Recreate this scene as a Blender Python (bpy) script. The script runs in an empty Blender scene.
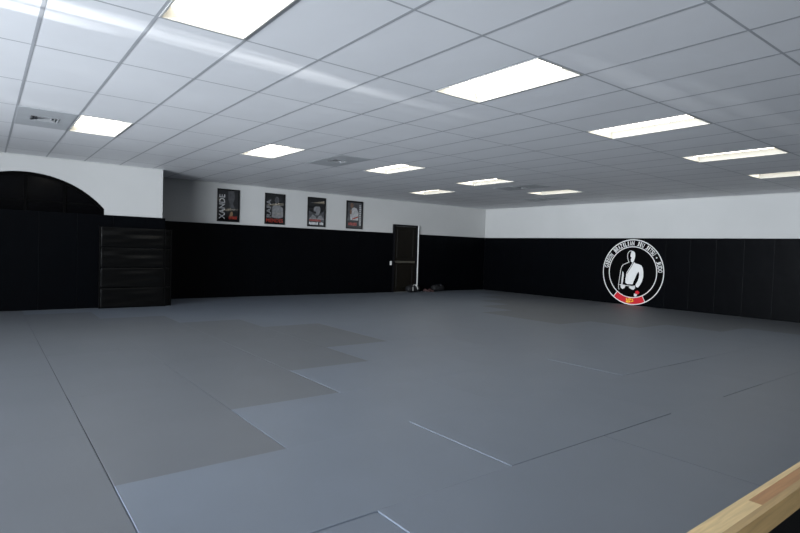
import bpy, bmesh, math, random
from mathutils import Vector, Matrix
random.seed(7)
sc = bpy.context.scene
COL = sc.collection
PI = math.pi
T = 0.6096                      # ceiling module (2 ft); tiles are 2 x 4 ft
H = 2.8136                      # ceiling height above the mats
YB, XR, YK, XK = 9.373, 13.673, 8.017, 2.64   # poster wall, logo wall, arch wall, arch wall's corner
XL, YF = -8.0, -7.4             # window wall, entrance wall (behind the camera)
PADH = 1.815

# ------------------------------------------------------------------ materials
def new_mat(name):
    m = bpy.data.materials.new(name); m.use_nodes = True
    nt = m.node_tree
    return m, nt, nt.nodes['Principled BSDF']

def pmat(name, col, rough=.5, spec=.5, metal=0., var=0., vscale=6., bump=0., bscale=200., bdist=.001, emit=None, estr=0., coat=0.):
    """principled with procedural noise variation in colour and a fine noise bump"""
    m, nt, b = new_mat(name)
    b.inputs['Base Color'].default_value = (*col, 1)
    b.inputs['Roughness'].default_value = rough
    b.inputs['Specular IOR Level'].default_value = spec
    b.inputs['Metallic'].default_value = metal
    b.inputs['Coat Weight'].default_value = coat
    tc = nt.nodes.new('ShaderNodeTexCoord')
    if var > 0:
        n = nt.nodes.new('ShaderNodeTexNoise'); n.inputs['Scale'].default_value = vscale
        n.inputs['Detail'].default_value = 5
        nt.links.new(tc.outputs['Object'], n.inputs['Vector'])
        r = nt.nodes.new('ShaderNodeValToRGB')
        r.color_ramp.elements[0].position = .3; r.color_ramp.elements[1].position = .7
        r.color_ramp.elements[0].color = (*[c*(1-var) for c in col], 1)
        r.color_ramp.elements[1].color = (*[min(1, c*(1+var)) for c in col], 1)
        nt.links.new(n.outputs['Fac'], r.inputs['Fac']); nt.links.new(r.outputs['Color'], b.inputs['Base Color'])
    if bump > 0:
        n = nt.nodes.new('ShaderNodeTexNoise'); n.inputs['Scale'].default_value = bscale
        n.inputs['Detail'].default_value = 3
        nt.links.new(tc.outputs['Object'], n.inputs['Vector'])
        bp = nt.nodes.new('ShaderNodeBump'); bp.inputs['Strength'].default_value = bump; bp.inputs['Distance'].default_value = bdist
        nt.links.new(n.outputs['Fac'], bp.inputs['Height']); nt.links.new(bp.outputs['Normal'], b.inputs['Normal'])
    if emit:
        b.inputs['Emission Color'].default_value = (*emit, 1); b.inputs['Emission Strength'].default_value = estr
    return m

M = {}
M['wall'] = pmat('white_wall_paint', (.45, .45, .44), .6, .3, var=.03, vscale=.9, bump=.15, bscale=160, bdist=.0008)
M['tile'] = pmat('ceiling_tile', (.74, .745, .76), .55, .35, var=.025, vscale=1.3, bump=.12, bscale=220, bdist=.0008)
M['grid'] = pmat('ceiling_grid_metal', (.38, .39, .41), .45, .4, var=.04)
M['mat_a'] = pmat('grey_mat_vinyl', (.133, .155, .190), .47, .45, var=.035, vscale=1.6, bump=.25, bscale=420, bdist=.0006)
M['mat_b'] = pmat('grey_mat_vinyl_dull_sheen', (.110, .120, .135), .49, .42, var=.035, vscale=1.6, bump=.25, bscale=420, bdist=.0006)  # same vinyl laid lengthwise; its duller weave sheen is put into the base colour
M['slab'] = pmat('floor_slab', (.03, .03, .032), .8, .2, var=.2)
M['pad'] = pmat('black_pad_vinyl', (.0008, .0011, .0018), .40, .06, var=.2, vscale=2, bump=.35, bscale=3.5, bdist=.02)
M['fold'] = pmat('black_folding_mat_vinyl', (.0015, .0015, .0015), .30, .20, var=.2, vscale=2, bump=.25, bscale=5, bdist=.02)
M['black'] = pmat('matt_black', (.005, .005, .005), .6, .2, var=.1)
M['frame'] = pmat('black_poster_frame', (.004, .004, .005), .4, .2, var=.1)
M['print'] = pmat('poster_print_black', (.006, .006, .0065), .03, 1.0, var=.25, vscale=14)
M['p_grey'] = pmat('poster_print_grey', (.05, .05, .053), .03, 1.0, var=.3, vscale=16)
M['p_mid'] = pmat('poster_print_mid_grey', (.15, .15, .155), .03, 1.0, var=.3, vscale=16)
M['p_light'] = pmat('poster_print_pale', (.33, .33, .33), .03, 1.0, var=.25, vscale=16)
M['p_skin'] = pmat('poster_print_brown', (.12, .07, .05), .03, 1.0, var=.3, vscale=16)
M['p_red'] = pmat('poster_print_red', (.25, .035, .025), .03, 1.0, var=.3, vscale=30)
M['p_white'] = pmat('poster_print_white', (.55, .55, .55), .03, 1.0, var=.1, vscale=20)
M['p_gold'] = pmat('poster_print_tan', (.22, .14, .08), .03, 1.0, var=.3, vscale=20)
M['logo_black'] = pmat('logo_black', (.0008, .0008, .001), .5, .05, var=.1)
M['logo_white'] = pmat('logo_white', (.68, .675, .66), .5, .3, var=.04, vscale=9)
M['logo_red'] = pmat('logo_red', (.55, .012, .022), .5, .3, var=.06, vscale=9)
M['logo_gold'] = pmat('logo_gold', (.80, .42, .03), .5, .3, var=.15, vscale=20)
M['door'] = pmat('dark_brown_door', (.006, .005, .0035), .45, .15, var=.2, vscale=4)
M['bar'] = pmat('brushed_bar_metal', (.16, .15, .12), .4, .5, metal=.8, var=.1)
M['jamb'] = pmat('white_jamb_paint', (.75, .75, .73), .5, .3, var=.03)
M['white'] = pmat('white_plastic', (.6, .6, .58), .45, .4, var=.05)
M['reflector'] = pmat('troffer_white_enamel', (.44, .435, .41), .4, .4, var=.02)
M['lens'] = pmat('troffer_lens', (.9, .9, .88), .4, .3, emit=(1.0, .945, .81), estr=6.8)
M['vent'] = pmat('vent_grey_metal', (.46, .475, .49), .5, .4, var=.05)
M['ventdark'] = pmat('vent_throat', (.2, .205, .21), .6, .3, var=.1)
M['glassdark'] = pmat('dark_glass', (.0012, .0012, .0015), .15, .08, var=.1)
M['mullion'] = pmat('black_mullion', (.0008, .0008, .0008), .5, .05, var=.1)
M['shoe_dark'] = pmat('dark_fabric', (.010, .010, .011), .7, .2, var=.2, vscale=20)
M['shoe_pale'] = pmat('pale_rubber', (.45, .45, .43), .6, .3, var=.1, vscale=20)
M['shoe_pink'] = pmat('faded_pink_fabric', (.05, .027, .027), .7, .2, var=.2, vscale=20)

def wood_mat():
    m, nt, b = new_mat('finger_jointed_wood')
    tc = nt.nodes.new('ShaderNodeTexCoord')
    mp = nt.nodes.new('ShaderNodeMapping'); mp.inputs['Scale'].default_value = (2.2, 42, 42)
    mp.inputs['Rotation'].default_value = (0, 0, 0)
    nt.links.new(tc.outputs['Object'], mp.inputs['Vector'])
    n = nt.nodes.new('ShaderNodeTexNoise'); n.inputs['Scale'].default_value = 3.0; n.inputs['Detail'].default_value = 6; n.inputs['Distortion'].default_value = .6
    nt.links.new(mp.outputs['Vector'], n.inputs['Vector'])
    oi = nt.nodes.new('ShaderNodeVertexColor'); oi.layer_name = 'tint'
    r = nt.nodes.new('ShaderNodeValToRGB')
    r.color_ramp.elements[0].position = .3; r.color_ramp.elements[0].color = (.78, .78, .78, 1)
    r.color_ramp.elements[1].position = .7; r.color_ramp.elements[1].color = (1.08, 1.08, 1.06, 1)
    nt.links.new(n.outputs['Fac'], r.inputs['Fac'])
    mx = nt.nodes.new('ShaderNodeMix'); mx.data_type = 'RGBA'; mx.blend_type = 'MULTIPLY'; mx.inputs[0].default_value = 1
    nt.links.new(oi.outputs['Color'], mx.inputs[6]); nt.links.new(r.outputs['Color'], mx.inputs[7])
    nt.links.new(mx.outputs[2], b.inputs['Base Color'])
    b.inputs['Roughness'].default_value = .45
    return m
M['wood'] = wood_mat()

# ------------------------------------------------------------------ mesh helpers
def box(bm, x0, x1, y0, y1, z0, z1, mat=None):
    vs = [bm.verts.new(c) for c in ((x0,y0,z0),(x1,y0,z0),(x1,y1,z0),(x0,y1,z0),(x0,y0,z1),(x1,y0,z1),(x1,y1,z1),(x0,y1,z1))]
    if mat is not None:
        for v in vs: v.co = mat @ v.co
    fs = [bm.faces.new([vs[i] for i in q]) for q in ((0,3,2,1),(4,5,6,7),(0,1,5,4),(1,2,6,5),(2,3,7,6),(3,0,4,7))]
    return vs, fs

def bevel(bm, w, seg=2):
    bmesh.ops.bevel(bm, geom=list(bm.edges), offset=w, segments=seg, profile=.7, affect='EDGES', clamp_overlap=True)

def obj(name, bm, mat, parent=None, smooth=False, loc=None):
    bmesh.ops.recalc_face_normals(bm, faces=list(bm.faces))
    me = bpy.data.meshes.new(name); bm.to_mesh(me); bm.free()
    if smooth:
        for p in me.polygons: p.use_smooth = True
    me.materials.append(mat)
    o = bpy.data.objects.new(name, me); COL.objects.link(o)
    if parent is not None: o.parent = parent
    if loc is not None: o.location = loc
    return o

def bbox(name, dims, mat, parent=None, bev=0., seg=2, loc=None, smooth=False):
    bm = bmesh.new(); box(bm, *dims)
    if bev: bevel(bm, bev, seg)
    return obj(name, bm, mat, parent, smooth, loc)

def tag(o, label, cat, group=None):
    o['label'] = label; o['category'] = cat
    if group: o['group'] = group
    return o

def thing(name, label, cat, loc=(0,0,0), group=None, rotz=0):
    o = bpy.data.objects.new(name, None); COL.objects.link(o)
    o.location = loc; o.rotation_euler = (0, 0, rotz); o.empty_display_size = .1
    return tag(o, label, cat, group)

def struct(o):
    o['kind'] = 'structure'; return o

def copy_tree(src, loc, label=None, group=None):
    c = src.copy(); COL.objects.link(c); c.location = loc
    if label: c['label'] = label
    if group: c['group'] = group
    for ch in list(src.children):
        k = ch.copy(); COL.objects.link(k); k.parent = c
        for g in list(ch.children):
            d = g.copy(); COL.objects.link(d); d.parent = k
    return c

def poly(bm, pts, y0, y1, fn):
    """prism from a 2-D outline; fn(u, v, d) places it in space"""
    a = [bm.verts.new(fn(u, v, y0)) for u, v in pts]
    b = [bm.verts.new(fn(u, v, y1)) for u, v in pts]
    n = len(pts)
    bm.faces.new(a); bm.faces.new(b[::-1])
    for i in range(n):
        j = (i+1) % n
        bm.faces.new((a[i], b[i], b[j], a[j]))

def stroke(bm, pts, w, y0, y1, fn):
    """flat line of width w along 2-D points"""
    L, R = [], []
    for i, (x, y) in enumerate(pts):
        a = Vector(pts[max(i-1, 0)]); b = Vector(pts[min(i+1, len(pts)-1)])
        d = (b-a).normalized(); n = Vector((-d.y, d.x))*w/2
        L.append((x+n.x, y+n.y)); R.append((x-n.x, y-n.y))
    poly(bm, L+R[::-1], y0, y1, fn)

def glyphs(text, bold=.012):
    """triangulated 2-D outline of a text, with width; capital height 1"""
    cu = bpy.data.curves.new('lettering', 'FONT'); cu.body = text; cu.size = 1.0; cu.offset = bold
    cu.resolution_u = 3
    o = bpy.data.objects.new('lettering', cu); COL.objects.link(o)
    bpy.context.view_layer.update()
    me = bpy.data.meshes.new_from_object(o.evaluated_get(bpy.context.evaluated_depsgraph_get()))
    vs = [(v.co.x, v.co.y) for v in me.vertices]; fs = [tuple(p.vertices) for p in me.polygons]
    bpy.data.objects.remove(o); bpy.data.curves.remove(cu); bpy.data.meshes.remove(me)
    x0 = min(v[0] for v in vs); x1 = max(v[0] for v in vs); y0 = min(v[1] for v in vs); y1 = max(v[1] for v in vs)
    s = 1/(y1-y0)
    return [((x-x0)*s, (y-y0)*s) for x, y in vs], fs, (x1-x0)*s

def put_text(bm, text, place, bold=.012):
    vs, fs, w = glyphs(text, bold)
    bv = [bm.verts.new(place(x/w, y)) for x, y in vs]
    for f in fs:
        try: bm.faces.new([bv[i] for i in f])
        except ValueError: pass

# ------------------------------------------------------------------ the room shell
struct(bbox('floor', (XL-.15, XR+.15, YF-.15, YB+.15, -.25, -.044), M['slab']))
struct(bbox('wall_poster', (XK-.12, XR+.15, YB, YB+.15, -.05, H+.35), M['wall']))
struct(bbox('wall_logo', (XR, XR+.15, YF-.15, YB, -.05, H+.35), M['wall']))
struct(bbox('wall_return', (XK-.14, XK, YK+.14, YB, -.05, H+.35), M['wall']))

# arch wall with the arched opening
ACX, AR, ACZ = .30, 1.66, 2.52-1.66
AXW = 1.27
SILL = 1.50
def arch_z(x): return ACZ + math.sqrt(max(AR*AR-(x-ACX)**2, 0))
bm = bmesh.new()
N = 40
xs = [ACX-AXW+2*AXW*i/N for i in range(N+1)]
out = [(XL-.15, -.05), (XL-.15, H+.35), (XK, H+.35), (XK, -.05), (xs[-1], -.05), (xs[-1], SILL)]
def quadprism(bm, pts, y0, y1): poly(bm, pts, y0, y1, lambda u, v, d: (u, d, v))
quadprism(bm, [(XL-.15, -.05), (xs[0], -.05), (xs[0], H+.35), (XL-.15, H+.35)], YK, YK+.14)
quadprism(bm, [(xs[-1], -.05), (XK, -.05), (XK, H+.35), (xs[-1], H+.35)], YK, YK+.14)
quadprism(bm, [(xs[0], -.05), (xs[-1], -.05), (xs[-1], SILL), (xs[0], SILL)], YK, YK+.14)
for i in range(N):
    quadprism(bm, [(xs[i], arch_z(xs[i])), (xs[i+1], arch_z(xs[i+1])), (xs[i+1], H+.35), (xs[i], H+.35)], YK, YK+.14)
bmesh.ops.remove_doubles(bm, verts=list(bm.verts), dist=1e-5)
struct(obj('wall_arch', bm, M['wall']))

# the arched window in it: frame, mullions, dark pane
win = bpy.data.objects.new('window_1', None); COL.objects.link(win); struct(win)
fw = .055
bm = bmesh.new()
ring_o = [(xs[0], SILL)] + [(x, arch_z(x)) for x in xs] + [(xs[-1], SILL)]
def inner(x):
    dx = (x-ACX)*(AXW-fw)/AXW
    return (ACX+dx, ACZ+math.sqrt((AR-fw)**2-dx**2))
ring_i = [(xs[0]+fw, SILL)] + [inner(x) for x in xs] + [(xs[-1]-fw, SILL)]
for i in range(len(ring_o)-1):
    quadprism(bm, [ring_o[i], ring_o[i+1], ring_i[i+1], ring_i[i]], YK+.012, YK+.10)
obj('window_frame', bm, M['mullion'], win)
for mx in (-.31, .30, .91):
    x = mx
    bm = bmesh.new(); box(bm, x-.022, x+.022, YK+.03, YK+.09, SILL, arch_z(x)-.05)
    obj('mullion', bm, M['mullion'], win)
bm = bmesh.new(); box(bm, xs[0]+.03, xs[-1]-.03, YK+.035, YK+.085, SILL, SILL+.05); obj('window_sill', bm, M['mullion'], win)
bm = bmesh.new(); box(bm, xs[0]+.03, xs[-1]-.03, YK+.04, YK+.08, 1.985, 2.02); obj('transom_bar', bm, M['mullion'], win)
bm = bmesh.new(); quadprism(bm, ring_i, YK+.055, YK+.065); obj('pane', bm, M['glassdark'], win)
struct(bbox('wall_arch_backing', (ACX-1.5, ACX+1.5, YK+.15, YK+.20, .8, H+.2), M['black']))

# window wall at the entrance side with three tall shop windows (outside the frame: the daylight comes in here)
WZ0, WZ1 = .35, 2.45
wins = [(-6.9, -4.2), (-3.7, -1.0), (-.5, 2.2)]
bm = bmesh.new()
ycuts = [YF-.15] + [v for w in wins for v in w] + [YK]
for k in range(0, len(ycuts), 2):
    box(bm, XL-.15, XL, ycuts[k], ycuts[k+1], -.05, H+.35)
for w in wins:
    box(bm, XL-.15, XL, w[0], w[1], -.05, WZ0); box(bm, XL-.15, XL, w[0], w[1], WZ1, H+.35)
struct(obj('wall_window', bm, M['wall']))
struct(bbox('wall_entrance', (XL, XR, YF-.15, YF, -.05, H+.35), M['slab']))

# ceiling: tiles laid in a T-bar grid, left open where the light fittings sit
LIGHTS = [(1,-1),(5,-1),(9,-1),(13,-1),(17,-1),(1,3),(5,3),(9,3),(13,3),(17,3),(14,5)]
VENTS = [(7,3),(0,3),(15,3),(19,4)]
i0, i1 = math.floor(XL/T), math.ceil(XR/T)
j0, j1 = math.floor(YF/(2*T)), math.ceil(YB/(2*T))
bm = bmesh.new()
for i in range(i0, i1):
    for j in range(j0, j1):
        if (i, j) in LIGHTS or (i, j) in VENTS: continue
        a, b = max(i*T, XL), min((i+1)*T, XR); c, d = max(j*2*T, YF), min((j+1)*2*T, YB)
        if b-a < .02 or d-c < .02: continue
        if b <= XK and c >= YK: continue
        box(bm, a+.003, b-.003, c+.003, d-.003, H+.004, H+.018)
ceil = struct(obj('ceiling', bm, M['tile']))
bm = bmesh.new()
for i in range(i0, i1+1):
    x = i*T
    if XL < x < XR: box(bm, x-.012, x+.012, YF, YB if x > XK else YK, H+.0033, H+.0035)
for j in range(j0, j1+1):
    y = j*2*T
    if YF < y < YB:
        xa = XL if y < YK else XK
        for i in range(i0, i1+1):
            a, b = max(i*T+.012, xa), min((i+1)*T-.012, XR)
            if b > a: box(bm, a, b, y-.009, y+.009, H+.0033, H+.0035)
obj('ceiling_grid', bm, M['grid'], ceil)
struct(bbox('roof_slab', (XL-.15, XR+.15, YF-.15, YB+.15, H+.35, H+.45), M['wall']))
# wall angle where the ceiling meets the walls
for nm, d in (('trim_1', (XK, XR, YB-.02, YB, H-.012, H+.002)), ('trim_2', (XR-.02, XR, YF, YB-.02, H-.012, H+.002)), ('trim_3', (XL, XK, YK-.02, YK, H-.012, H+.002))):
    struct(bbox(nm, d, M['wall']))

# ------------------------------------------------------------------ ceiling lights
light_labels = {
 (1,-1): 'large glowing ceiling light cut off by the photo\'s top edge',
 (5,-1): 'glowing ceiling light nearest the camera among those wholly in view',
 (9,-1): 'glowing ceiling light second in the row running towards the logo wall',
 (13,-1): 'glowing ceiling light third in the row running towards the logo wall',
 (17,-1): 'glowing ceiling light cut off by the photo\'s right edge',
 (1,3): 'short-looking ceiling light in front of the arched window',
 (5,3): 'glowing ceiling light in front of the first two framed posters',
 (9,3): 'glowing ceiling light just above and right of the fourth framed poster',
 (13,3): 'glowing ceiling light above the corner of poster wall and logo wall',
 (17,3): 'far ceiling light close to the white strip of the logo wall',
 (14,5): 'smallest ceiling light, the one nearest the dark door'}
def make_light(cell, first=None):
    loc = ((cell[0]+.5)*T, (cell[1]+.5)*2*T, H)
    g = 'recessed ceiling lights'
    if first: return copy_tree(first, loc, light_labels[cell], g)
    t = thing('ceiling_light', light_labels[cell], 'ceiling light', loc, g)
    hx, hy = T/2-.012, T-.012
    # flange
    bm = bmesh.new(); f = .014
    box(bm, -hx, hx, -hy, -hy+f, 0, .006); box(bm, -hx, hx, hy-f, hy, 0, .006)
    box(bm, -hx, -hx+f, -hy+f, hy-f, 0, .006); box(bm, hx-f, hx, -hy+f, hy-f, 0, .006)
    obj('light_frame', bm, M['reflector'], t)
    # sloping reflector sides
    a, b = hx-f, hy-f; c, d, z = a-.055, b-.004, .085
    bm = bmesh.new()
    lo = [bm.verts.new(v) for v in ((-a,-b,.004),(a,-b,.004),(a,b,.004),(-a,b,.004))]
    hi = [bm.verts.new(v) for v in ((-c,-d,z),(c,-d,z),(c,d,z),(-c,d,z))]
    lo2 = [bm.verts.new(v) for v in ((-a-.006,-b-.006,.004),(a+.006,-b-.006,.004),(a+.006,b+.006,.004),(-a-.006,b+.006,.004))]
    hi2 = [bm.verts.new(v) for v in ((-c-.006,-d-.006,z+.02),(c+.006,-d-.006,z+.02),(c+.006,d+.006,z+.02),(-c-.006,d+.006,z+.02))]
    for k in range(4):
        n = (k+1) % 4
        bm.faces.new((lo[k], lo[n], hi[n], hi[k])); bm.faces.new((lo2[k], lo2[n], hi2[n], hi2[k]))
        bm.faces.new((lo[k], lo[n], lo2[n], lo2[k]))
    bm.faces.new(hi2)
    obj('reflector', bm, M['reflector'], t)
    # lens with a slight belly
    bm = bmesh.new(); NX = 10
    rows = []
    for k in range(NX+1):
        u = -1+2*k/NX; zz = z-.004-.022*(1-u*u)
        rows.append([bm.verts.new((u*(c-.002), s*(d-.002), zz)) for s in (-1, 1)])
    for k in range(NX): bm.faces.new((rows[k][0], rows[k+1][0], rows[k+1][1], rows[k][1]))
    bm.normal_update()
    o = obj('diffuser', bm, M['lens'], t, smooth=True)
    return t
first = None
for c in LIGHTS:
    r = make_light(c, first)
    if first is None: first = r

# ceiling air vents
vent_labels = {(7,3): 'grey ceiling air vent with a dark throat between two lit lights',
               (0,3): 'grey ceiling air vent beside the short-looking light by the arch',
               (15,3): 'faint dark ceiling air vent beyond the far corner light',
               (19,4): 'faint dark ceiling air vent nearest the logo wall'}
vp = None
for c in VENTS:
    loc = ((c[0]+.5)*T, (c[1]+.5)*2*T, H)
    if vp: copy_tree(vp, loc, vent_labels[c], 'ceiling air vents'); continue
    vp = thing('ceiling_vent', vent_labels[c], 'air vent', loc, 'ceiling air vents')
    hx, hy = T/2-.012, T-.012
    bm = bmesh.new(); q = .15
    box(bm, -hx, hx, -hy, -q, .001, .012); box(bm, -hx, hx, q, hy, .001, .012)
    box(bm, -hx, -q, -q, q, .001, .012); box(bm, q, hx, -q, q, .001, .012)
    obj('vent_panel', bm, M['vent'], vp)
    bbox('vent_throat', (-q, q, -q, q, .06, .075), M['ventdark'], vp)
    for k, s in enumerate((.14, .105, .07)):
        bm = bmesh.new(); w, z0, z1 = .03, -.002+.004*k, .03+.006*k
        o4 = [(-s,-s),(s,-s),(s,s),(-s,s)]; s2 = s-w; i4 = [(-s2,-s2),(s2,-s2),(s2,s2),(-s2,s2)]
        va = [bm.verts.new((*p, z0)) for p in o4]; vb = [bm.verts.new((*p, z1)) for p in i4]
        vc = [bm.verts.new((*p, z0+.003)) for p in o4]; vd = [bm.verts.new((*p, z1+.003)) for p in i4]
        for e in range(4):
            n = (e+1) % 4
            bm.faces.new((va[e], va[n], vb[n], vb[e])); bm.faces.new((vc[e], vc[n], vd[n], vd[e]))
            bm.faces.new((va[e], va[n], vc[n], vc[e])); bm.faces.new((vb[e], vb[n], vd[n], vd[e]))
        obj('vent_cone', bm, M['ventdark'], vp)

# ------------------------------------------------------------------ floor mats (concentric herringbone of 1 x 2 m mats)
P, X0, Y0 = 1.01, .26, -1.752
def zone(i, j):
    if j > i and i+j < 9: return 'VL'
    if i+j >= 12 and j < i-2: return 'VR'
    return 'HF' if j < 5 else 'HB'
special = {
 (0,1): 'darker grey floor mat whose pointed corner juts furthest towards the camera',
 (0,0): 'pale grey floor mat with a raised near-left edge at the photo\'s bottom',
 (1,1): 'pale grey floor mat filling the largest notch of the zigzag seam',
 (2,2): 'pale grey floor mat filling the second notch of the zigzag seam',
 (3,3): 'pale grey floor mat filling the third notch of the zigzag seam',
 (1,2): 'darker grey floor mat with the second pointed corner of the zigzag seam',
 (2,3): 'darker grey floor mat with the third pointed corner of the zigzag seam',
 (3,4): 'darker grey floor mat with the farthest small corner of the zigzag seam',
 (2,0): 'pale grey floor mat right of the crisp short seam in the foreground',
 (1,-1): 'pale grey floor mat behind a short pale seam cut by the photo\'s bottom edge',
 (3,-1): 'grey floor mat in the foreground next to the wooden rail',
 (4,0): 'grey floor mat one step beyond the wooden rail, under the long dark seam',
 (8,4): 'darker grey floor mat with the sharp corner ending the pale field by the logo wall',
 (9,3): 'darker grey floor mat on the floor straight in front of the round logo'}
zlab = {'HF': ('pale grey floor mat among faint seams in the middle of the floor', 'pale grey mats of the middle floor'),
        'HB': ('grey floor mat with hardly visible seams towards the poster wall and door', 'grey mats towards the poster wall'),
        'VL': ('darker grey floor mat on the side towards the arched window', 'darker grey mats towards the arched window'),
        'VR': ('darker grey floor mat along the foot of the logo wall', 'darker grey mats along the logo wall')}
lift = {(0,0): .006, (2,0): .010, (1,-1): .008, (3,-1): .007, (3,1): .0015, (5,1): .004, (4,0): .003, (1,1): .002, (2,2): .002}
rects = {}
for i in range(-4, 15):
    for j in range(-3, 12):
        z = zone(i, j)
        if z == 'VL':
            s = i+1
            if (j-s) % 2 == 0: rects[(i,j)] = (i, i+1, j, j+2, z)
        elif z == 'VR':
            s = 12-i
            if (j-s) % 2 == 0: rects[(i,j)] = (i, i+1, j, j+2, z)
        else:
            s = j if j < 5 else 9-j
            if (i-s) % 2 == 0: rects[(i,j)] = (i, i+2, j, j+1, z)
XMIN, XMAX, YMIN, YMAX = -3.6, XR-.055, -3.46, YB-.055
def add_mat(key, x0, x1, y0, y1, z):
    def gp(v, lines): return .0016 if any(abs(v-l) < .01 for l in lines) else .0002
    near = x0 < 8.6
    gx = (X0,) ; gy = (Y0, Y0+P) if near and x1 > 2.3 else (Y0,) if x1 > 1.2 and near else ()
    op = .004 if key in special and key[1] < 5 else 0
    bm = bmesh.new(); cx, cy = (x0+x1)/2, (y0+y1)/2
    box(bm, x0+max(gp(x0, gx), op)-cx, x1-max(gp(x1, gx), op*.3)-cx, y0+gp(y0, gy)-cy, y1-gp(y1, gy)-cy, 0, .04)
    bevel(bm, .003 if op else .0008, 2)
    dz = lift.get(key, random.uniform(-.0003, .0003) if key[0] >= 0 else 0)
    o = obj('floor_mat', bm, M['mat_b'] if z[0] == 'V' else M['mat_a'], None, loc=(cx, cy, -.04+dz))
    if key in special: tag(o, special[key], 'mat', 'grey floor mats of the zigzag')
    else: tag(o, zlab[z][0], 'mat', zlab[z][1])
for key, (a, b, c, d, z) in rects.items():
    x0, x1, y0, y1 = X0+a*P, X0+b*P, Y0+c*P, Y0+d*P
    x0, x1, y0, y1 = max(x0, XMIN), min(x1, XMAX), max(y0, YMIN), min(y1, YMAX)
    if x1 <= XK+.07: y1 = min(y1, YK-.055)
    elif x0 < XK+.06 and y1 > YK-.055:
        if y0 < YK-.055:
            if y1-YK+.055 > .06: add_mat((99, 99), XK+.06, x1, YK-.055, y1, z)
            y1 = YK-.055
        else: x0 = XK+.06
    if x1-x0 < .06 or y1-y0 < .06: continue
    add_mat(key, x0, x1, y0, y1, z)

# ------------------------------------------------------------------ wall pads
PW = .603
def pad_mesh(w):
    bm = bmesh.new()
    nx, nz = 6, 14; d = .05
    box(bm, -w/2+.0005, w/2-.0005, -d, 0, .001, PADH)
    bevel(bm, .006, 2)
    return bm
protos = {}
def pad(w, loc, rotz, label, group):
    key = round(w, 3)
    if key not in protos:
        bm = pad_mesh(w); o = obj('wall_pad', bm, M['pad'], None); protos[key] = o
    else:
        o = protos[key].copy(); COL.objects.link(o)
    o.location = loc; o.rotation_euler = (0, 0, rotz)
    tag(o, label, 'wall pad', group)
    return o
# logo wall: faces -X ; local -Y is the front -> rotate so that -Y points to -X (rotz = -90 deg)
ys = [2.955 + k*PW for k in range(-9, 11)]
for y in ys:
    c = y+PW/2
    if c+PW/2 > YB-.05: continue
    n = round((2.955-y)/PW)
    if n == 1: lab, g = 'black vinyl wall pad, first one right of the round logo', 'black wall pads right of the logo'
    elif n == 2: lab, g = 'black vinyl wall pad, second one right of the round logo', 'black wall pads right of the logo'
    elif n == 3: lab, g = 'black vinyl wall pad, third one right of the round logo', 'black wall pads right of the logo'
    elif n == 4: lab, g = 'black vinyl wall pad, fourth one right of the round logo', 'black wall pads right of the logo'
    elif n == 5: lab, g = 'black vinyl wall pad with a bluish sheen at the photo\'s right edge', 'black wall pads right of the logo'
    elif n > 5: lab, g = 'black vinyl wall pad of the logo wall past the photo\'s right edge', 'black wall pads past the right edge'
    elif n > -3: lab, g = 'black vinyl wall pad behind the round white-ringed logo', 'black wall pads behind the logo'
    else: lab, g = 'black vinyl wall pad between the round logo and the room\'s far corner', 'black wall pads left of the logo'
    pad(PW, (XR, c, 0), -PI/2, lab, g)
# the last narrow pad into the corner
last = [y for y in ys if y+PW <= YB-.05][-1]+PW
pad(YB-.052-last, (XR, (last+YB-.052)/2, 0), -PI/2, 'narrow black vinyl wall pad closing the far corner of the logo wall', 'black wall pads left of the logo')
# poster wall
xa, xb, xc, xd = XK+.055, 9.60, 10.635, XR-.052
n = 11; w = (xb-xa)/n
for k in range(n):
    pad(w, (xa+(k+.5)*w, YB, 0), 0, 'black vinyl wall pad beneath the framed posters, left of the dark door', 'black wall pads left of the door')
n = 5; w = (xd-xc)/n
for k in range(n):
    pad(w, (xc+(k+.5)*w, YB, 0), 0, 'black vinyl wall pad between the dark door and the far corner', 'black wall pads right of the door')
# arch wall
seam = .50
k0 = -8
for k in range(k0, 4):
    a = seam+k*.61; b = min(a+.61, XK+.05)
    if k == 3: pass
    lab = ('black vinyl wall pad beneath the arched window, left of the folding mat' if k < 2 else 'black vinyl wall pad hidden mostly by the standing folding mat')
    g = 'black wall pads under the arch' if k < 2 else 'black wall pads behind the folding mat'
    if b-a > .1: pad(b-a, ((a+b)/2, YK, 0), 0, lab, g)
# pad on the return side of the arch wall
pad(YB-.055-YK-.002, (XK, (YK+YB-.055)/2, 0), PI/2, 'black vinyl wall pad on the short side wall behind the folding mat', 'black wall pads behind the folding mat')

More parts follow.
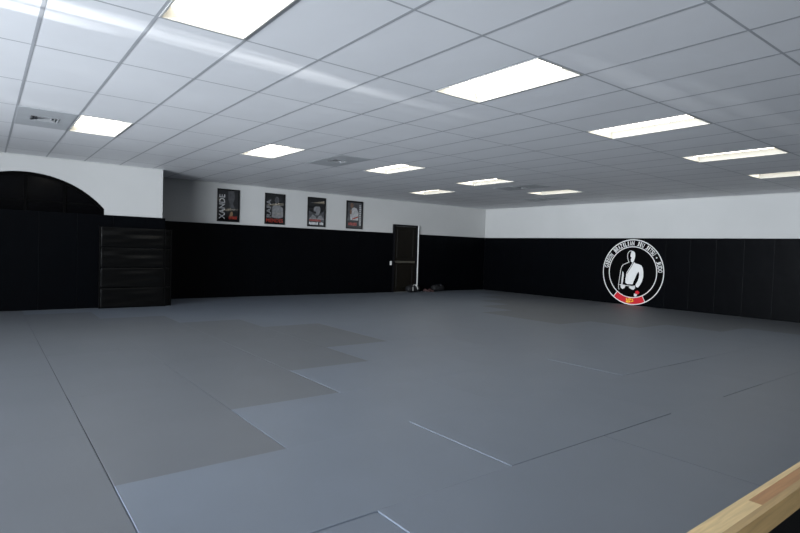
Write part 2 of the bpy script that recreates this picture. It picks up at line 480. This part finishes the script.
# ------------------------------------------------------------------ folding mats standing at the corner
def folding_mat(name, x0, x1, y, zt, panels, label, th=.055):
    t = thing(name, label, 'folding mat', ((x0+x1)/2, y, 0))
    w = x1-x0; ph = zt/panels
    for k in range(panels):
        bm = bmesh.new(); nx, nz = 26, 18
        rnd = random.Random(31+k)
        ph1, ph2 = rnd.uniform(0, 6), rnd.uniform(0, 6)
        def dy(u, v):
            e = max(0, (1-abs(2*u-1)**8))*max(0, (1-abs(2*v-1)**6))
            wr = .5*math.sin(3*u+8*v+ph1)+.35*math.sin(6*u-14*v+ph2)+.25*math.sin(19*v+2.2*u+ph1)
            return -.004*e-.008*e*wr
        fr = [[bm.verts.new((-w/2+w*i/nx, -th+.012+dy(i/nx, j/nz)-.0, .004+k*ph+(ph-.004)*j/nz)) for i in range(nx+1)] for j in range(nz+1)]
        for j in range(nz):
            for i in range(nx): bm.faces.new((fr[j][i], fr[j][i+1], fr[j+1][i+1], fr[j+1][i]))
        c = [bm.verts.new(v) for v in ((-w/2, 0, .004+k*ph), (w/2, 0, .004+k*ph), (w/2, 0, (k+1)*ph), (-w/2, 0, (k+1)*ph))]
        bm.faces.new(c)
        bm.faces.new([fr[j][0] for j in range(nz+1)] + [c[3], c[0]])
        bm.faces.new([fr[j][nx] for j in range(nz+1)] + [c[2], c[1]])
        bm.faces.new([fr[0][i] for i in range(nx+1)] + [c[1], c[0]])
        bm.faces.new([fr[nz][i] for i in range(nx+1)] + [c[2], c[3]])
        obj('mat_panel', bm, M['fold'], t, smooth=False)
        for f in t.children[-1].data.polygons:
            if len(f.vertices) == 4: f.use_smooth = True
    # edge binding on both sides
    for s in (-1, 1):
        bm = bmesh.new(); box(bm, s*w/2-.012, s*w/2+.012, -th-.004, .002, .003, zt+.004); bevel(bm, .004, 2)
        obj('edge_binding', bm, M['fold'], t)
    return t
folding_mat('folding_mat', 1.475, 2.665, YK-.135, 1.585, 4, 'black wrinkled folding mat standing upright against the pads beside the arched window')
folding_mat('folding_mat', 1.70, 2.80, YK-.058, 1.575, 4, 'black folding mat mostly hidden behind the front one, only its edge showing', th=.05)

# ------------------------------------------------------------------ door
D0, D1, DH = 9.62, 10.575, 2.085
door = bpy.data.objects.new('door_1', None); COL.objects.link(door); struct(door)
bm = bmesh.new()
box(bm, D0, D0+.06, YB-.062, YB-.002, 0, DH); box(bm, D1-.06, D1, YB-.062, YB-.002, 0, DH); box(bm, D0+.06, D1-.06, YB-.062, YB-.002, DH-.05, DH)
obj('door_frame', bm, M['frame'], door)
bm = bmesh.new(); box(bm, D0+.062, D1-.062, YB-.035, YB-.004, .006, DH-.055); bevel(bm, .003, 1)
leaf = obj('door_leaf', bm, M['door'], door)
for z0, z1 in ((.14, .86), (1.06, 1.94)):
    bm = bmesh.new(); x0, x1 = D0+.15, D1-.15
    for d in ((x0, x1, z0, z0+.03), (x0, x1, z1-.03, z1), (x0, x0+.03, z0+.03, z1-.03), (x1-.03, x1, z0+.03, z1-.03)):
        box(bm, d[0], d[1], YB-.043, YB-.033, d[2], d[3])
    bevel(bm, .003, 1)
    obj('panel_moulding', bm, M['door'], leaf)
bm = bmesh.new(); box(bm, D0+.10, D1-.12, YB-.10, YB-.065, .905, .965); bevel(bm, .008, 2)
box(bm, D0+.10, D0+.16, YB-.066, YB-.034, .91, .96); box(bm, D1-.18, D1-.12, YB-.066, YB-.034, .91, .96)
pb = obj('push_bar', bm, M['bar'], door)
struct(bbox('trim_4', (D1+.002, D1+.036, YB-.075, YB, 0, DH), M['jamb'], bev=.004))
sw = thing('wall_switch', 'small white switch plate on the black wall just left of the door', 'switch', (9.545, YB-.0515, .895))
bbox('switch_plate', (-.035, .035, -.008, 0, -.06, .06), M['white'], sw, .003)
bbox('switch_rocker', (-.014, .014, -.013, -.007, -.03, .03), M['white'], sw, .002)

# bags and shoes at the foot of the door
def shoe(loc, rot, mat, sole, label, group, s=1.):
    t = thing('shoe', label, 'shoe', loc, group, rot)
    prof = [(-.13, .05, .10, .040), (-.09, .085, .105, .042), (-.03, .075, .09, .040), (.03, .05, .07, .044), (.09, .035, .05, .046), (.13, .02, .03, .034)]
    bm = bmesh.new(); rings = []
    for x, h, _, w in prof:
        ring = []
        for k in range(10):
            a = PI*k/9
            ring.append(bm.verts.new((x*s, math.cos(a)*w*s, (.018+math.sin(a)*h)*s)))
        rings.append(ring)
    for r1, r2 in zip(rings, rings[1:]):
        for k in range(9): bm.faces.new((r1[k], r1[k+1], r2[k+1], r2[k]))
        bm.faces.new((r1[0], r2[0], r2[9], r1[9]))
    bm.faces.new(rings[0]); bm.faces.new(rings[-1])
    obj('upper', bm, mat, t, smooth=True)
    bm = bmesh.new()
    poly(bm, [(-.138,-.035),(-.06,-.042),(.05,-.048),(.11,-.04),(.142,0),(.11,.04),(.05,.048),(-.06,.042),(-.138,.035)], 0, .02, lambda u, v, d: (u*s, v*s, d*s))
    obj('sole', bm, sole, t)
    return t
def bag(loc, label, rot, strip):
    t = thing('sports_bag', label, 'bag', loc, None, rot)
    bm = bmesh.new(); L, n = .46, 16
    rings = []
    for q in range(9):
        u = -1+2*q/8; rr = (1-.25*abs(u)**4); rings.append([bm.verts.new((u*L/2, math.cos(2*PI*k/n)*.12*rr, .112+math.sin(2*PI*k/n)*.108*rr)) for k in range(n)])
    for a, b in zip(rings, rings[1:]):
        for k in range(n): bm.faces.new((a[k], a[(k+1)%n], b[(k+1)%n], b[k]))
    bm.faces.new(rings[0]); bm.faces.new(rings[-1])
    obj('bag_body', bm, M['shoe_dark'], t, smooth=True)
    bm = bmesh.new()
    pts = [(-.10, -.132, .06), (-.095, -.12, .17), (-.05, -.085, .235), (.03, -.075, .238), (.08, -.105, .19), (.09, -.128, .10)]
    for (a, b) in zip(pts, pts[1:]):
        a, b = Vector(a), Vector(b); d = (b-a).normalized(); s = d.cross(Vector((0, .8, .5))).normalized()*.014; o = Vector((0, -.006, .004))
        q = [a-s, a+s, b+s, b-s]
        va = [bm.verts.new(v) for v in q]; vb = [bm.verts.new(v+o) for v in q]
        bm.faces.new(va); bm.faces.new(vb[::-1])
        for k in range(4): bm.faces.new((va[k], va[(k+1)%4], vb[(k+1)%4], vb[k]))
    obj('bag_handle', bm, strip, t)
    return t
bag((10.28, YB-.25, 0), 'low black bag with a pale strap on the floor before the door', 0, M['shoe_pale'])
bag((11.35, YB-.20, 0), 'low black bag on the floor right of the white door jamb', .05, M['shoe_dark'])
shoe((10.86, YB-.25, 0), -1.2, M['shoe_pink'], M['shoe_dark'], 'dull pink shoe on the floor right of the white jamb, nearer the door', 'pink shoes by the door')
shoe((11.01, YB-.27, 0), -1.5, M['shoe_pink'], M['shoe_dark'], 'dull pink shoe on the floor between its twin and the black bag', 'pink shoes by the door')

# ------------------------------------------------------------------ framed posters
def poster(xc, label):
    t = thing('framed_poster', label, 'poster', (xc, YB, 2.276), 'framed posters on the white strip')
    W2, H2, f = .278, .402, .026
    bm = bmesh.new()
    box(bm, -W2, W2, -.024, -.001, H2-f, H2); box(bm, -W2, W2, -.024, -.001, -H2, -H2+f)
    box(bm, -W2, -W2+f, -.024, -.001, -H2+f, H2-f); box(bm, W2-f, W2, -.024, -.001, -H2+f, H2-f)
    obj('poster_frame', bm, M['frame'], t)
    pr = bbox('poster_print', (-W2+f-.002, W2-f+.002, -.014, -.002, -H2+f-.002, H2-f+.002), M['print'], t)
    return t, pr
def art(pr, name, shapes, mat, d=-.0145):
    bm = bmesh.new()
    for s in shapes:
        poly(bm, [(x*.25, z*.37) for x, z in s], d, -.0135, lambda u, v, q: (u, q, v))
    return obj(name, bm, mat, pr)
def ell(cx, cz, rx, rz, n=18, a0=0): return [(cx+rx*math.cos(2*PI*k/n+a0), cz+rz*math.sin(2*PI*k/n+a0)) for k in range(n)]
def words(pr, name, txt, x0, x1, z0, z1, mat, vertical=False, bold=.02):
    bm = bmesh.new()
    if vertical: put_text(bm, txt, lambda u, v: ((x1-(x1-x0)*v)*.25, -.0152, (z0+(z1-z0)*u)*.37), bold)
    else: put_text(bm, txt, lambda u, v: ((x0+(x1-x0)*u)*.25, -.0152, (z0+(z1-z0)*v)*.37), bold)
    return obj(name, bm, mat, pr)
def scribble(pr, name, x0, x1, z0, z1, mat, n, vertical=False, gap=None):
    """a line of print too small to read: uneven bars"""
    bm = bmesh.new(); r = random.Random(n*13)
    for k in range(n):
        if gap is not None and k == gap: continue
        a, b = k/n, (k+.72)/n; lo, hi = r.uniform(0, .12), r.uniform(.85, 1)
        if vertical: q = (x0+(x1-x0)*lo, x0+(x1-x0)*hi, z0+(z1-z0)*a, z0+(z1-z0)*b)
        else: q = (x0+(x1-x0)*a, x0+(x1-x0)*b, z0+(z1-z0)*lo, z0+(z1-z0)*hi)
        poly(bm, [(q[0]*.25, q[2]*.37), (q[1]*.25, q[2]*.37), (q[1]*.25, q[3]*.37), (q[0]*.25, q[3]*.37)], -.0152, -.0137, lambda u, v, d: (u, d, v))
    return obj(name, bm, mat, pr)
# 1
t, pr = poster(4.51, 'leftmost framed poster, very dark with tall white upright lettering')
art(pr, 'printed_figure', [[(-.05,.95),(.55,.98),(.62,.55),(.45,.1),(.15,.05),(-.02,.4)], [(.1,.1),(.5,.1),(.7,-.25),(.2,-.3)]], M['p_grey'])
art(pr, 'printed_hand', [[(.1,-.75),(.2,-.45),(.38,-.38),(.48,-.55),(.35,-.8)]], M['p_gold'])
words(pr, 'white_lettering', 'XANDE', -.93, -.35, -.92, .72, M['p_light'], True)
scribble(pr, 'red_lettering', .05, .9, -.92, -.68, M['p_red'], 7)
# 2
t, pr = poster(5.743, 'second framed poster from the left, man above an orange-red script line')
art(pr, 'printed_torso', [[(-.35,-.6),(-.3,.15),(.0,.28),(.2,.34),(.55,.26),(.9,.1),(.95,-.55),(.4,-.66)]], M['p_mid'])
art(pr, 'printed_head', [ell(.22, .62, .24, .26), [(.08,.45),(.36,.45),(.42,.26),(.02,.26)]], M['p_grey'], -.0148)
words(pr, 'white_lettering', 'RAFA', -.92, -.42, -.62, .66, M['p_mid'], True)
words(pr, 'red_lettering', 'MENDES', -.95, .95, -.95, -.68, M['p_red'])
# 3
t, pr = poster(6.975, 'third framed poster from the left, grey face with a white bottom line')
art(pr, 'printed_backdrop', [[(-.95,-.7),(.95,-.7),(.95,.1),(.4,-.1),(-.4,-.1),(-.95,.1)]], M['p_grey'])
art(pr, 'printed_face', [ell(.05, .18, .42, .42)], M['p_mid'], -.0148)
art(pr, 'printed_hair', [[(-.42,.3),(-.32,.62),(.05,.72),(.42,.6),(.5,.3),(.3,.42),(-.15,.42)], [(-.36,.05),(-.05,.02),(-.1,-.15),(-.3,-.1)]], M['print'], -.0151)
art(pr, 'printed_shoulders', [[(-.95,-.55),(-.5,-.2),(-.2,-.28),(.05,-.5),(.3,-.28),(.6,-.2),(.95,-.55)]], M['p_mid'], -.0150)
scribble(pr, 'red_lettering', -.85, .55, -.70, -.52, M['p_red'], 9)
scribble(pr, 'white_lettering', -.9, .9, -.95, -.74, M['p_white'], 11, gap=7)
# 4
t, pr = poster(8.215, 'rightmost framed poster, figure in a white jacket with red belt')
art(pr, 'printed_backdrop', [[(-.95,-.45),(.95,-.45),(.95,.95),(-.95,.95)]], M['p_grey'])
art(pr, 'printed_jacket', [[(-.55,-.4),(-.62,.1),(-.35,.5),(-.1,.58),(.25,.52),(.55,.2),(.5,-.42)]], M['p_light'], -.0148)
art(pr, 'printed_head', [ell(-.38, .72, .22, .2), ell(-.52, .22, .14, .2)], M['p_skin'], -.0151)
art(pr, 'printed_belt', [[(-.3,-.28),(.5,-.08),(.48,-.2),(-.28,-.38)]], M['p_red'], -.0152)
scribble(pr, 'white_lettering', .62, .9, -.8, .85, M['p_light'], 11, vertical=True)
scribble(pr, 'red_lettering', -.8, .35, -.85, -.58, M['p_red'], 6)

# ------------------------------------------------------------------ the round logo on the pads
LX, LY, LZ, LR = XR-.0505, 3.845, .897, .885
logo = thing('wall_logo', 'round white-ringed logo of a man in a white jacket on the black pads', 'logo', (LX, LY, LZ))
# local: u to the viewer's right (= -Y), v up, d out of the wall (-X)
def L(u, v, d): return (-d, -u*LR*.985, v*LR*1.003)
def disc(name, r, d0, d1, mat, n=72):
    bm = bmesh.new(); poly(bm, [(r*math.cos(2*PI*k/n), r*math.sin(2*PI*k/n)) for k in range(n)], d0, d1, L); return obj(name, bm, mat, logo)
def ring(name, r0, r1, a0, a1, d0, d1, mat, parent, n=72):
    bm = bmesh.new(); full = abs(a1-a0) >= 359.9; m = n if full else n+1
    vv = []
    for k in range(m):
        a = math.radians(a0+(a1-a0)*k/n); c, s = math.cos(a), math.sin(a)
        vv.append([bm.verts.new(L(r*c, r*s, d)) for r, d in ((r0, d0), (r1, d0), (r1, d1), (r0, d1))])
    for k in range(n):
        p, q = vv[k], vv[(k+1) % m]
        for e in range(4): bm.faces.new((p[e], p[(e+1)%4], q[(e+1)%4], q[e]))
    if not full: bm.faces.new(vv[0]); bm.faces.new(vv[-1])
    return obj(name, bm, mat, parent)
disc('logo_disc', 1.0, .0, .002, M['logo_black'])
ring('outer_ring', .972, 1.0, 0, 360, .002, .0035, M['logo_white'], logo)
ring('inner_ring', .762, .788, 0, 360, .002, .0035, M['logo_white'], logo)
band = ring('red_band', .788, .972, 233, 297, .002, .0033, M['logo_red'], logo, 24)
ring('band_end', .775, .985, 232.2, 233.6, .002, .0036, M['logo_white'], band, 2)
ring('band_end', .775, .985, 296.4, 297.8, .002, .0036, M['logo_white'], band, 2)
def z2(pts): return [((x-257)/212, (275-y)/226) for x, y in pts]
def fig(name, polys, mat, d0=.002, d1=.0036, parent=logo):
    bm = bmesh.new()
    for q in polys: poly(bm, z2(q), d0, d1, L)
    return obj(name, bm, mat, parent)
# gold crest in the red band
bm = bmesh.new()
for q in ([(222,455),(230,460),(236,474),(246,480),(240,490),(226,487),(220,478),(228,476),(222,466)], [(238,456),(252,454),(262,462),(258,470),(248,464),(244,470),(256,476),(252,488),(242,484),(246,478),(238,472)], [(264,460),(274,456),(270,466),(276,474),(262,482),(258,478),(266,472)]):
    poly(bm, z2(q), .0033, .0042, L)
obj('gold_crest', bm, M['logo_gold'], band)
# lettering round the ring
def arc_word(word, a0, a1, r0=.808, r1=.95):
    bm = bmesh.new()
    n = len(word); step = (a0-a1)/n
    for k, ch in enumerate(word):
        m = a0-step*(k+.5); fillw = .4 if ch == 'I' else .86
        if ch == '\u2022':
            c = (.88*math.cos(math.radians(m)), .88*math.sin(math.radians(m)))
            f = [bm.verts.new(L(c[0]+.022*math.cos(2*PI*q/10), c[1]+.022*math.sin(2*PI*q/10), .0034)) for q in range(10)]; bm.faces.new(f); continue
        def pl(u, v):
            a = math.radians(m-(u-.5)*step*fillw); r = r0+(r1-r0)*v
            return L(r*math.cos(a), r*math.sin(a), .0034)
        put_text(bm, ch, pl, .02)
    obj('ring_lettering', bm, M['logo_white'], logo)
arc_word('GIBSON', 173, 142)
arc_word('BRAZILIAN', 135, 87.5)
arc_word('JIU', 82, 66)
arc_word('JITSU', 62, 38)
arc_word('\u2022', 34, 29)
arc_word('JUDO', 24.5, 1.5)
# the man
fig('face', [[(247,129),(259,130),(270,140),(274,158),(271,180),(266,197),(257,208),(246,204),(244,186),(250,176),(240,166),(242,150)]], M['logo_white'])
bm = bmesh.new()
for pts in ([(246,127),(232,132),(222,146),(220,166),(224,188),(232,206)], [(234,206),(212,216),(192,226),(182,240),(176,262),(172,300),(168,335),(164,370),(166,392),(170,400)], [(262,204),(248,232),(234,256),(222,276),(216,300)], [(168,366),(200,369),(240,371),(278,373)]):
    stroke(bm, z2(pts), .017, .002, .0036, L)
obj('outline', bm, M['logo_white'], logo)
fig('jacket', [[(268,206),(278,214),(300,219),(318,226),(328,244),(333,272),(334,302),(326,338),(312,364),(300,378),(286,372),(284,358),(296,338),(304,312),(306,290),(302,268),(290,285),(280,312),(270,336),(264,358),(226,360),(213,350),(212,322),(218,296),(232,270),(250,240)],
              [(188,274),(196,278),(199,300),(196,340),(192,364),(183,362),(184,330),(187,300)]], M['logo_white'])
fig('hands', [[(178,362),(206,366),(214,374),(208,388),(194,396),(182,388)], [(244,372),(280,366),(282,384),(270,396),(254,392),(238,382)]], M['logo_white'])
bt = fig('belt_end', [[(276,420),(298,424),(292,442),(276,440)]], M['logo_white'])
fig('belt_bar', [[(286,404),(300,399),(314,412),(302,426),(284,418)]], M['logo_red'], parent=bt)

# ------------------------------------------------------------------ the wooden rail in the corner and the half wall it caps
RY0, RY1, RZ = -3.5645, -3.5165, .8663
RX0, RX1 = -1.4, 4.0
rail = thing('wooden_rail', 'pale finger-jointed wooden rail in the bottom right corner', 'rail', ((RX0+RX1)/2, (RY0+RY1)/2, RZ))
bm = bmesh.new()
tl = bm.loops.layers.color.new('tint')
L0 = (RX0-RX1)/2; wv = (RY1-RY0)/2; zb = -.0435
def staves(ya, yb, za, zb_, tints, cuts):
    for k, (xa_, xb_) in enumerate(zip(cuts, cuts[1:])):
        vs, fs = box(bm, xa_, xb_, ya, yb, za, zb_)
        for f in fs:
            for l in f.loops: l[tl] = (*tints[k % len(tints)], 1)
c0 = (.93, .81, .60); c1 = (.74, .55, .37); c2 = (.74, .62, .43)
off = (RX0+RX1)/2
# far strip, middle stave with a darker length, near strip
staves(wv-.011, wv, zb, 0, [c0, c0, c2], [L0, -.6, .3, 1.1, -L0])
staves(-wv+.014, wv-.0111, zb, 0, [c0, c0, c0, c1, c0, c2], [L0, -1.2, -.9, .842-off, 1.42-off, 2.0-off, -L0])
staves(-wv, -wv+.0139, zb, 0, [c0, c2, c0], [L0, -.9, .4, -L0])
obj('rail_cap', bm, M['wood'], rail)
hw = struct(bbox('wall_half', (RX0, RX1, RY0+.006, RY1-.004, -.044, RZ-.0440), M['black']))

# ------------------------------------------------------------------ light
w = bpy.data.worlds.new('World'); sc.world = w; w.use_nodes = True
bg = w.node_tree.nodes['Background']
bg.inputs['Color'].default_value = (.62, .78, 1.0, 1); bg.inputs['Strength'].default_value = .6
def area(name, loc, target, sx, sy, power, col, spread=PI):
    la = bpy.data.lights.new(name, 'AREA'); la.shape = 'RECTANGLE'; la.size = sx; la.size_y = sy
    la.energy = power; la.color = col; la.spread = spread
    o = bpy.data.objects.new(name, la); COL.objects.link(o); o.location = loc
    d = Vector(target)-Vector(loc); o.rotation_euler = d.to_track_quat('-Z', 'Y').to_euler()
    return o
for a, b in wins:   # daylight entering by the shop windows
    area('daylight', (XL-.12, (a+b)/2, (WZ0+WZ1)/2-.1), (XL+2.4, (a+b)/2+.9, 1.78), b-a-.1, WZ1-WZ0-.1, 420, (.85, .92, 1.0), math.radians(84))
# sun glints from outside thrown up on to the ceiling
def glint(src, dst, deg, power, blend=.5, col=(.95, .98, 1.0)):
    la = bpy.data.lights.new('sun_glint', 'SPOT'); la.spot_size = math.radians(deg); la.spot_blend = blend; la.energy = power; la.color = col; la.shadow_soft_size = .01
    o = bpy.data.objects.new('sun_glint', la); COL.objects.link(o); o.location = src
    d = Vector(dst)-Vector(src); o.rotation_euler = d.to_track_quat('-Z', 'Y').to_euler()

for k in range(7):
    x = -.62+.15*k
    glint((-10.5, -.25, .3), (x, .28-.02*k/6, H), .34, 3000, .15)
    if k < 6: glint((-10.5, -.10, .3), (x+.05, .45+.03*k/6, H), .34, 3000, .15)
glint((-14, -.3, 1.5), (.74, .25, H), .36, 17000, .4)
glint((-14, -.3, 1.5), (1.25, .38, H), .34, 12000, .4)
glint((-14, -.3, 1.5), (1.75, .43, H), .32, 10000, .5)
glint((-14, -.3, 1.6), (2.6, .40, H), .34, 13000, .8)
glint((-14, -1.6, 1.3), (4.5, -1.4, H), 1.0, 9000, 1.0)
glint((-14, -1.8, 1.4), (6.0, -1.7, H), 1.0, 8000, 1.0)
glint((-14, -.2, .9), (-.15, 3.35, H), .8, 5000, .7)
glint((-14, .3, .9), (.65, 1.75, H), 1.0, 2500, .5)
glint((-14, .2, 1.2), (2.5, 1.35, H), .9, 3000, .8)
glint((-14, .0, 1.3), (3.6, .75, H), .8, 4500, .9)

# ------------------------------------------------------------------ camera
f, yaw, pitch, roll = 541.1344, .9141, -.0313, .0306
F = Vector((math.cos(pitch)*math.cos(yaw), math.cos(pitch)*math.sin(yaw), math.sin(pitch)))
R0 = F.cross(Vector((0, 0, 1))).normalized(); U0 = R0.cross(F)
R = math.cos(roll)*R0+math.sin(roll)*U0; U = -math.sin(roll)*R0+math.cos(roll)*U0
cam = bpy.data.cameras.new('Camera'); co = bpy.data.objects.new('Camera', cam); COL.objects.link(co)
cam.sensor_width = 36; cam.lens = f/800*36; cam.clip_start = .02
mw = Matrix((R, U, -F)).transposed().to_4x4(); mw.translation = Vector((-.2977, -3.914, 1.3163))
co.matrix_world = mw
sc.camera = co

sc.view_settings.view_transform = 'Standard'
try: sc.view_settings.look = 'None'
except TypeError: pass
sc.view_settings.gamma = 1.0; sc.view_settings.use_curve_mapping = False
sc.view_settings.exposure = 0.0
sc.cycles.use_denoising = True
sc.cycles.max_bounces = 8; sc.cycles.diffuse_bounces = 5
